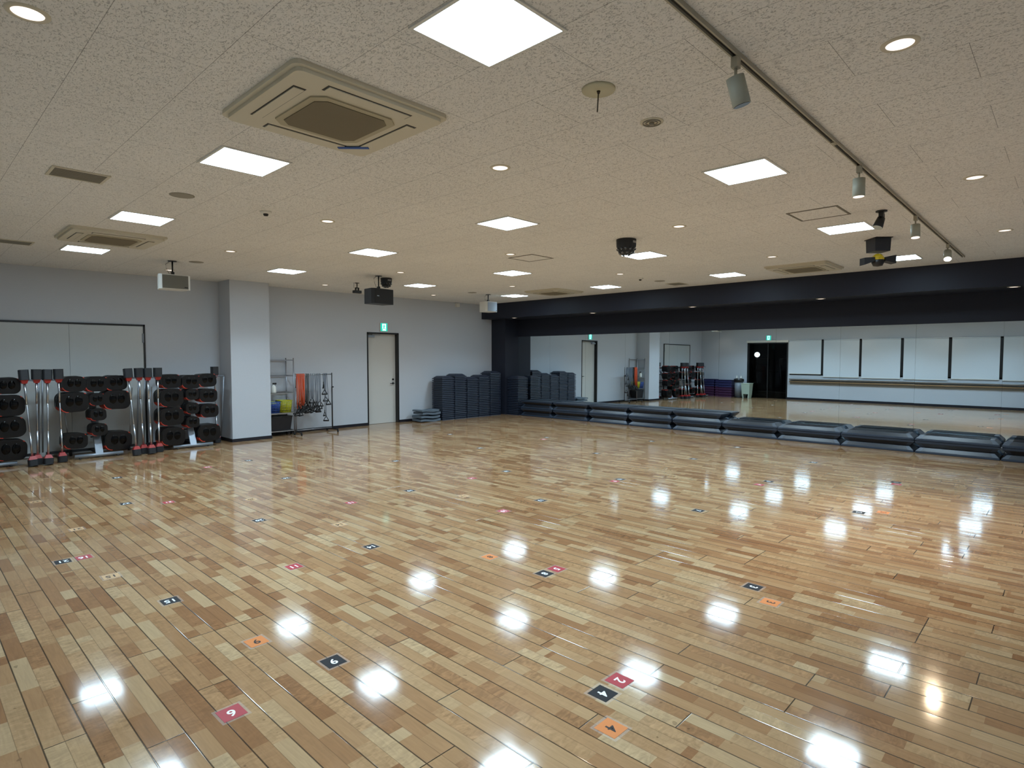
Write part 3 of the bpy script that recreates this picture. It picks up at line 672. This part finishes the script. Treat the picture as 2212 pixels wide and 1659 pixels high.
MB().tube([(-.228, -.153, .275), (.228, -.153, .275), (.228, .153, .275), (-.228, .153, .275)], .008, 6, True).build('rim', BLACK, o)
t = thing('spray_bottle', (5.24, 11.52, .868), 'white bottle with black top on the shelf beside the pillar', 'bottle')
MB().lathe([(0, 0), (.045, 0), (.047, .01), (.045, .11), (.03, .14), (.018, .15), (.018, .165), (0, .165)], n=20).build('bottle_body', WHITE, t)
b = MB(); b.box(-.02, .055, -.014, .014, .165, .20, bev=.005).box(.02, .03, -.006, .006, .125, .17); b.build('bottle_cap', BLACK, t)

# ------------------------------------------------------------------ garment rail with exercise bands
t = thing('garment_rail', (6.02, 11.42, 0), 'rolling garment rail carrying exercise bands beside the shelf', 'garment rail')
for sx in (-.372, .435):
    b = MB(); b.cyl((sx, 0, .06), (sx, 0, .95), .014).cyl((sx, 0, .95), (sx, 0, 1.245), .010); b.build('upright', BLACK if sx > 0 else ST, t)
    b = MB(); b.cyl((sx, -.23, .06), (sx, .23, .06), .014); b.build('foot_bar', BLACK, t)
    for sy_ in (-.22, .22): MB().cyl((sx-.01, sy_, .025), (sx+.01, sy_, .025), .025).build('caster', BRUB, t)
MB().cyl((.435, 0, .945), (.47, 0, .945), .014).build('clamp_knob', BLACK, t)
MB().cyl((-.38, 0, 1.215), (.445, 0, 1.215), .009).build('hanging_rod', CHROME, t)
MB().cyl((-.372, 0, .085), (.435, 0, .085), .009).build('lower_bar', ST, t)
def handle(b, p, s_, rz):
    M = Matrix.Translation(p) @ Matrix.Rotation(rz, 4, 'Z')
    s_ *= 1.12; q = [M @ Vector(v) for v in ((0, 0, 0), (-.055*s_, 0, -.09*s_), (.055*s_, 0, -.09*s_))]
    b.tube([q[0], q[1]], .008, 6).tube([q[0], q[2]], .008, 6).tube([q[1], q[2]], .015, 8).cyl(q[0], q[0]+Vector((0, 0, .03)), .008)
OR = mat('orange_rubber', (214, 84, 42), .5); BK = mat('black_rubber_tube', (22, 26, 24), .45); GR = mat('grey_rubber_tube', (112, 122, 136), .45)
bands = [(5.672+i*.0222, OR, 'orange', .60+.1*random.random()) for i in range(8)]+[(5.872+i*.028, BK, 'black', .62+.08*random.random()) for i in range(3)]+[(5.975+i*.041, GR, 'grey', .60+.14*random.random()) for i in range(6)]+[(6.26, GR, 'grey', .30), (6.30, GR, 'grey', .86), (6.335, GR, 'grey', .52)]
cnt = {}
for i, (x, m, cn, ln) in enumerate(bands):
    cnt[cn] = cnt.get(cn, 0)+1
    t = thing('exercise_band', (x, 11.42, 1.2155), '%s tube exercise band with black handles, %s %s one from left on the rail' % (cn, ORD[cnt[cn]], cn), 'exercise band', 'exercise bands on the garment rail')
    l2 = ln-.04-.1*random.random()
    arc = [(0, -.0182*math.cos(a), .0182*math.sin(a)) for a in [k*PI/6 for k in range(7)]]
    k1, k2 = random.uniform(-.02, .02), random.uniform(-.02, .02)
    MB().tube([(k1, -.03, -ln), (k1*.5, -.022, -ln*.5)]+arc+[(k2*.5, .022, -l2*.5), (k2, .03, -l2)], .0062 if cn != 'orange' else .008, 6).build('tube', m, t)
    b = MB(); handle(b, (k1, -.03, -ln-.02), random.uniform(.85, 1.15), random.uniform(-.9, .9)); b.build('handle', BLACK, t)
    b = MB(); handle(b, (k2, .03, -l2-.02), random.uniform(.85, 1.15), random.uniform(-.9, .9)); b.build('handle', BLACK, t)

# ------------------------------------------------------------------ grey folded mats beside the riser columns
MG = mat('grey_foam_mat', (92, 104, 114), .8, noise=.08, nscale=60, bump=.3)
def wavy(w_, d_, h_, amp, ph):
    b = MB(); n = 14; bm = b.bm; g = []
    for i in range(n+1):
        row = []
        for j in range(2):
            x = -w_/2+w_*i/n; y = -d_/2+d_*j; zz = amp*(1+math.sin(i/n*PI*2+ph+j*.4))
            row.append((bm.verts.new((x, y, zz)), bm.verts.new((x, y, zz+h_))))
        g.append(row)
    for i in range(n):
        a, c = g[i], g[i+1]
        for q in ([a[0][1], c[0][1], c[1][1], a[1][1]], [a[0][0], a[1][0], c[1][0], c[0][0]], [a[0][0], c[0][0], c[0][1], a[0][1]], [a[1][0], a[1][1], c[1][1], c[1][0]]): bm.faces.new(q)
    for a in (g[0], g[-1]): bm.faces.new([a[0][0], a[0][1], a[1][1], a[1][0]])
    return b
for i, (dx, dz) in enumerate(((0, 0), (-.01, .083), (.02, .166), (-.015, .237))):
    o = wavy(.58-.015*i, .38, .05 if i < 3 else .035, .012, .5+i*.0).build('foam_mat', MG); o.location = (9.04+dx, 11.50, dz-.001 if i else 0); o.rotation_euler = (0, 0, -.06+.03*i)
    tag(o, 'grey folded foam mat left of the riser columns, %s from the floor' % ORD[i+1], 'mat', 'grey folded mats by the door')

# ------------------------------------------------------------------ square risers in columns
def riser_mesh(top):
    b = MB(); pz = .0462; w0, w1, w2 = .200, .192, .168
    b.frus((-w0, w0, -w0, w0), (-w1, w1, -w1, w1), 0, .026)
    b.frus((-w2, w2, -w2, w2), (-w2, w2, -w2, w2), .026, pz if not top else .034)
    if top:
        b.frus((-w1*.93, w1*.93, -w1*.93, w1*.93), (-w1*.62, w1*.62, -w1*.62, w1*.62), .034, .078)
    bmesh.ops.recalc_face_normals(b.bm, faces=b.bm.faces)
    me = bpy.data.meshes.new('step_riser'); b.bm.to_mesh(me); b.bm.free(); me.materials.append(STEPD); return me
RM, RT = riser_mesh(False), riser_mesh(True)
cn_ = ['leftmost riser column', 'second riser column from left', 'third riser column from left', 'fourth riser column from left', 'tallest riser column in the corner', 'riser column in front of the dark column']
for ci, (x, y, n) in enumerate([(9.585, 11.51, 23), (10.0, 11.51, 24), (10.42, 11.51, 22), (10.835, 11.51, 23), (11.25, 11.51, 25), (11.84, 11.05, 22)]):
    for k in range(n):
        top = k == n-1
        o = bpy.data.objects.new('step_riser', RT if top else RM); col.objects.link(o)
        o.location = (x+random.uniform(-.004, .004), y+random.uniform(-.004, .004), k*.0463+.0002*k); o.rotation_euler = (0, 0, random.uniform(-.008, .008))
        tag(o, 'slate square step riser, %s from the floor, %s' % (ORD[k+1], cn_[ci]), 'step riser', 'step risers stacked in the corner')

# ------------------------------------------------------------------ step platforms in piles along the mirror
def step_proto():
    t = thing('step_platform', (0, 0, 0), '', 'step platform', 'step platforms along the mirror')
    Lb, Lt, Wb, Wt, h_ = .5425, .470, .205, .165, .1025
    b = MB()
    b.frus((-Wb, Wb, -Lb, Lb), (-Wb*.985, Wb*.985, -Lb*.985, Lb*.985), .006, .036)       # thick lower lip
    b.frus((-Wb*.93, Wb*.93, -Lb*.95, Lb*.95), (-Wb*.93, Wb*.93, -Lb*.95, Lb*.95), .0, .006)
    b.frus((-Wb*.985, Wb*.985, -Lb*.985, Lb*.985), (-Wt, Wt, -Lt, Lt), .036, .094)
    for sx in (-1, 1):                                     # raised corner grips
        for sy_ in (-1, 1):
            b.frus(tuple(sorted((sx*.115, sx*.19)))+tuple(sorted((sy_*.42, sy_*.52))), tuple(sorted((sx*.115, sx*.16)))+tuple(sorted((sy_*.42, sy_*.472))), .05, .098)
    b.build('platform_body', STEP, t)
    for sx in (-1, 1):                                     # black strips between the corner brackets paint the shadow of recessed long sides
        x0_, x1_ = Wb*.985, Wt; f0, f1 = .10, .93; xa = x0_+(x1_-x0_)*f0; xb_ = x0_+(x1_-x0_)*f1; za, zb_ = .036+.058*f0, .036+.058*f1; b = MB(); vs = []
        for x_, z_ in ((xa, za), (xb_, zb_)):
            for y_ in (-.455+.03*(z_ > .06), .455-.03*(z_ > .06)):
                for dd in (-.006, .0022): vs.append(b.bm.verts.new((sx*(x_+dd), y_, z_+dd*.7)))
        bmesh.ops.convex_hull(b.bm, input=vs); b.build('side_recess_shade', MAT_, t)
    b = MB(); b.box(-Wt*.97, Wt*.97, -.415, .415, .094, .0985)
    for k in range(7): b.box(-Wt*.9+k*.0495-.004, -Wt*.9+k*.0495+.004, -.415, .415, .0985, .1015)
    b.build('rubber_deck', MAT_, t)
    b = MB()
    for k in range(5): b.box(-.15+k*.075-.008, -.15+k*.075+.008, -.50, .50, -.0, .0055)
    b.build('underside_ribs', STEP, t)
    return t
sp0 = None; PH = .1028
jy = [10.788, 9.673, 8.54, 7.41, 6.29, 5.17, 4.07, 2.98, 1.875, .78, -.33]
for i, (a, c) in enumerate(zip(jy, jy[1:])):
    n = 4 if i < 5 else 3; yc = (a+c)/2; xf = 11.70-.016*i; xc = xf+.205
    for k in range(n):
        first = sp0 is None; sp0 = sp0 or step_proto(); o = sp0 if first else copy_tree(sp0)
        inv = k % 2 == 1
        o.location = (min(xc+random.uniform(-.004, .004), 11.873), yc+random.uniform(-.003, .003), k*PH+(PH if inv else 0)); o.rotation_euler = (PI if inv else 0, 0, random.uniform(-.004, .004))
        o['label'] = 'slate step platform, %s, %s up in %s pile from the corner' % ('upside down' if inv else 'deck up', ORD[k+1], ORD[i+1])

# ------------------------------------------------------------------ number cards on the floor
fonts = {}
def text_mesh(s_):
    if s_ in fonts: return fonts[s_]
    cu = bpy.data.curves.new('number', 'FONT'); cu.body = s_; cu.size = .074; cu.extrude = .0003; cu.align_x = 'CENTER'; cu.align_y = 'CENTER'; cu.offset = .0012; cu.resolution_u = 4
    o = bpy.data.objects.new('tmp', cu); col.objects.link(o); bpy.context.view_layer.update()
    me = bpy.data.meshes.new_from_object(o.evaluated_get(bpy.context.evaluated_depsgraph_get())); bpy.data.objects.remove(o)
    fonts[s_] = me; return me
CB = {'black': (mat('card_black', (14, 16, 22), .5, spec=.3), mat('ink_white', (235, 240, 242), .5)), 'red': (mat('card_red', (160, 44, 54), .4), mat('ink_white', (235, 240, 242), .5)), 'orange': (mat('card_orange', (200, 120, 58), .4), mat('ink_black', (25, 12, 6), .5))}
lam, nt, pb, N_, L_, M_ = node_mat('clear_laminate'); pb.inputs['Alpha'].default_value = .07; pb.inputs['Base Color'].default_value = (.9, .9, .9, 1); pb.inputs['Roughness'].default_value = .08
cards = {'black': [(4, 2.265, 1.565), (3, 4.05, 1.56), (2, 6.745, 1.548), (1, 8.687, 1.591), (9, 1.541, 2.753), (8, 3.251, 2.767), (7, 5.69, 2.767), (6, 7.643, 2.775), (5, 9.48, 2.793),
                   (15, 1.206, 4.219), (14, 2.722, 4.215), (13, 4.902, 4.228), (12, 6.46, 4.22), (11, 8.534, 4.24), (10, 10.17, 4.234), (21, .874, 5.644), (20, 2.421, 5.692), (19, 4.195, 5.665), (18, 5.835, 5.659),
                   (17, 7.935, 5.64), (16, 9.785, 5.70), (27, 1.709, 7.391), (26, 3.52, 7.426), (25, 5.253, 7.438), (24, 7.009, 7.434), (23, 8.834, 7.466), (33, 2.007, 9.069), (32, 3.731, 9.108), (30, 7.835, 9.2)],
         'red': [(2, 2.414, 1.571), (1, 8.56, 1.56), (6, .998, 2.678), (5, 3.385, 2.763), (4, 7.37, 2.787), (11, 2.056, 4.235), (10, 4.299, 4.21), (9, 6.31, 4.20), (16, 1.007, 5.642), (15, 3.405, 5.659), (14, 5.19, 5.66), (21, 2.046, 7.124), (19, 8.6, 7.35), (26, 3.10, 8.99)],
         'orange': [(4, 2.073, 1.389), (3, 3.87, 1.379), (2, 6.916, 1.367), (9, 1.357, 3.26), (8, 3.228, 3.316), (15, 1.052, 5.007), (14, 2.882, 4.999), (21, 1.137, 6.621), (20, 2.72, 6.6), (13, 4.45, 5.0), (27, 1.05, 8.2)]}
for cn, lst in cards.items():
    cm, im = CB[cn]; proto = None; fadem = mat('card_faded_orange', (186, 150, 108), .4)
    for num, x, y in lst:
        o = MB().box(-.0505, .0505, -.053, .053, .0005, .0011).build('number_card', cm) if proto is None else bpy.data.objects.new('number_card', proto.data)
        if proto: col.objects.link(o)
        rz = random.uniform(-.03, .03); faded = cn == 'orange' and num in (15, 14, 21, 20, 13, 27)
        if faded: o.data = o.data.copy(); o.data.materials[0] = fadem
        o.location = (x, y, 0); o.rotation_euler = (0, 0, rz)
        tag(o, 'square %s floor card with %s number %d' % ('faded beige-orange' if faded else cn, 'black' if cn == 'orange' else 'white', num), 'floor number card', 'number cards stuck on the floor')
        if proto is None: proto = o; lmm = None
        if lmm is None:
            q = MB().box(-.063, .063, -.067, .067, .0002, .0005).build('clear_film', lam, o); lmm = q.data
        else:
            q = bpy.data.objects.new('clear_film', lmm); col.objects.link(q); q.parent = o
        me = text_mesh(str(num)); me = me.copy(); me.materials.clear(); me.materials.append(im)
        n_ = bpy.data.objects.new('number', me); col.objects.link(n_); n_.parent = o; n_.location = (0, 0, .0014); n_.rotation_euler = (0, 0, PI)

# ------------------------------------------------------------------ things along the window wall, seen in the mirror
PU = mat('purple_plastic', (66, 28, 62), .5); BU = mat('blue_violet_plastic', (38, 38, 82), .5)
for k in range(7):
    m = PU if k < 4 else BU
    for s_ in range(2):
        o = MB(); o.frus((-.20, .20, -.36, .36), (-.18, .18, -.34, .34), 0, .088).frus((-.205, .205, -.37, .37), (-.205, .205, -.37, .37), .088, .1); o = o.build('balance_pad', m)
        o.location = (.035, 10.62+s_*.76, k*.101)
        tag(o, '%s plastic block under the window wall, %s from floor, %s pile' % ('purple' if k < 4 else 'blue violet', ORD[k+1], 'nearer the door wall' if s_ else 'nearer the glass door'), 'plastic block', 'plastic blocks stacked by the window wall')
t = thing('waste_drum', (.14, 10.0, 0), 'grey waste drum with black lid beside the plastic blocks', 'bin')
MB().lathe([(0, 0.03), (.15, .03), (.17, .66), (0, .66)], n=28).build('drum_body', mat('drum_grey', (128, 132, 138), .5), t)
MB().lathe([(.16, .64), (.20, .65), (.20, .75), (.16, .77), (0, .77)], n=28).build('lid', BLACK, t)
MB().lathe([(0, 0), (.20, 0), (.20, .03), (0, .03)], n=28).build('base', BLACK, t)
for dx, dy, lab in ((0, -.09, 'white pump bottle on the drum lid, nearer the glass door'), (.0, .09, 'white pump bottle on the drum lid, nearer the door wall')):
    o = MB().lathe([(0, 0), (.04, 0), (.042, .06), (.015, .09), (.012, .14), (0, .14)], n=16).build('pump_bottle', WHITE); o.location = (.14+dx, 10.0+dy, .771); tag(o, lab, 'bottle', 'bottles on the drum')
t = thing('pedal_bin', (.24, 9.62, 0), 'pale green pedal bin beside the glass door', 'bin'); PG = mat('pale_green_plastic', (176, 190, 172), .5)
b = MB(); b.frus((-.13, .13, -.13, -.08), (-.15, .15, -.15, -.10), 0, .16).frus((-.13, .13, .08, .13), (-.15, .15, .10, .15), 0, .16).frus((-.15, .15, -.15, .15), (-.18, .18, -.17, .17), .16, .57); b.build('bin_body', PG, t)
MB().box(-.19, .19, -.18, .18, .57, .60, bev=.01).build('bin_lid', PG, t)
MB().box(.15, .2, -.05, .05, .03, .06).build('pedal', BLACK, t)
# the dark gym beyond the glass door
DG = mat('dark_gym_surface', (34, 36, 42), .7); DF = mat('dark_gym_floor', (44, 48, 56), .25)
S(MB().box(-6.0, XW-.2, 7.2, 11.8, -.1, 0).build('floor_gym', DF))
b = MB(); b.box(-6.2, -6.0, 7.2, 11.8, 0, 3).box(-6, XW-.2, 7.0, 7.2, 0, 3).box(-6, XW-.2, 11.8, 12.0, 0, 3); S(b.build('wall_gym', DG))
S(MB().box(-6.0, XW-.2, 7.2, 11.8, 3, 3.1).build('ceiling_gym', DG))
t = thing('globe_lamp', (-2.2, 10.18, 1.78), 'glowing round white lamp on a stand in the dark gym', 'lamp')
b = MB(); bmesh.ops.create_icosphere(b.bm, subdivisions=3, radius=.11)
for f in b.bm.faces: f.smooth = True
b.build('globe', mat('globe_glow', (255, 255, 250), .4, emit=(1, 1, .95), es=5), t)
MB().cyl((0, 0, -.11), (0, 0, -1.76), .015).build('stand', BLACK, t)
MB().cyl((0, 0, -1.78), (0, 0, -1.74), .15).build('base', BLACK, t)
def treadmill(x, y, rz, lab):
    t = thing('treadmill', (x, y, 0), lab, 'treadmill', 'treadmills in the dark gym', rz)
    MB().box(-.38, .38, -.9, .8, .04, .2, bev=.02).build('deck', BLACK, t)
    for s_ in (-.34, .34): MB().cyl((s_, .6, .2), (s_, .78, 1.35), .04).build('upright', BRUB, t)
    MB().box(-.36, .36, .62, .86, 1.3, 1.62, bev=.03).build('console', BPLAS, t)
    for s_ in (-.34, .34): MB().cyl((s_, .70, 1.1), (s_, .15, 1.05), .025).build('handrail', BRUB, t)
treadmill(-1.6, 9.25, .5, 'black treadmill just beyond the glass door'); treadmill(-2.6, 8.5, .5, 'black treadmill further into the dark gym')
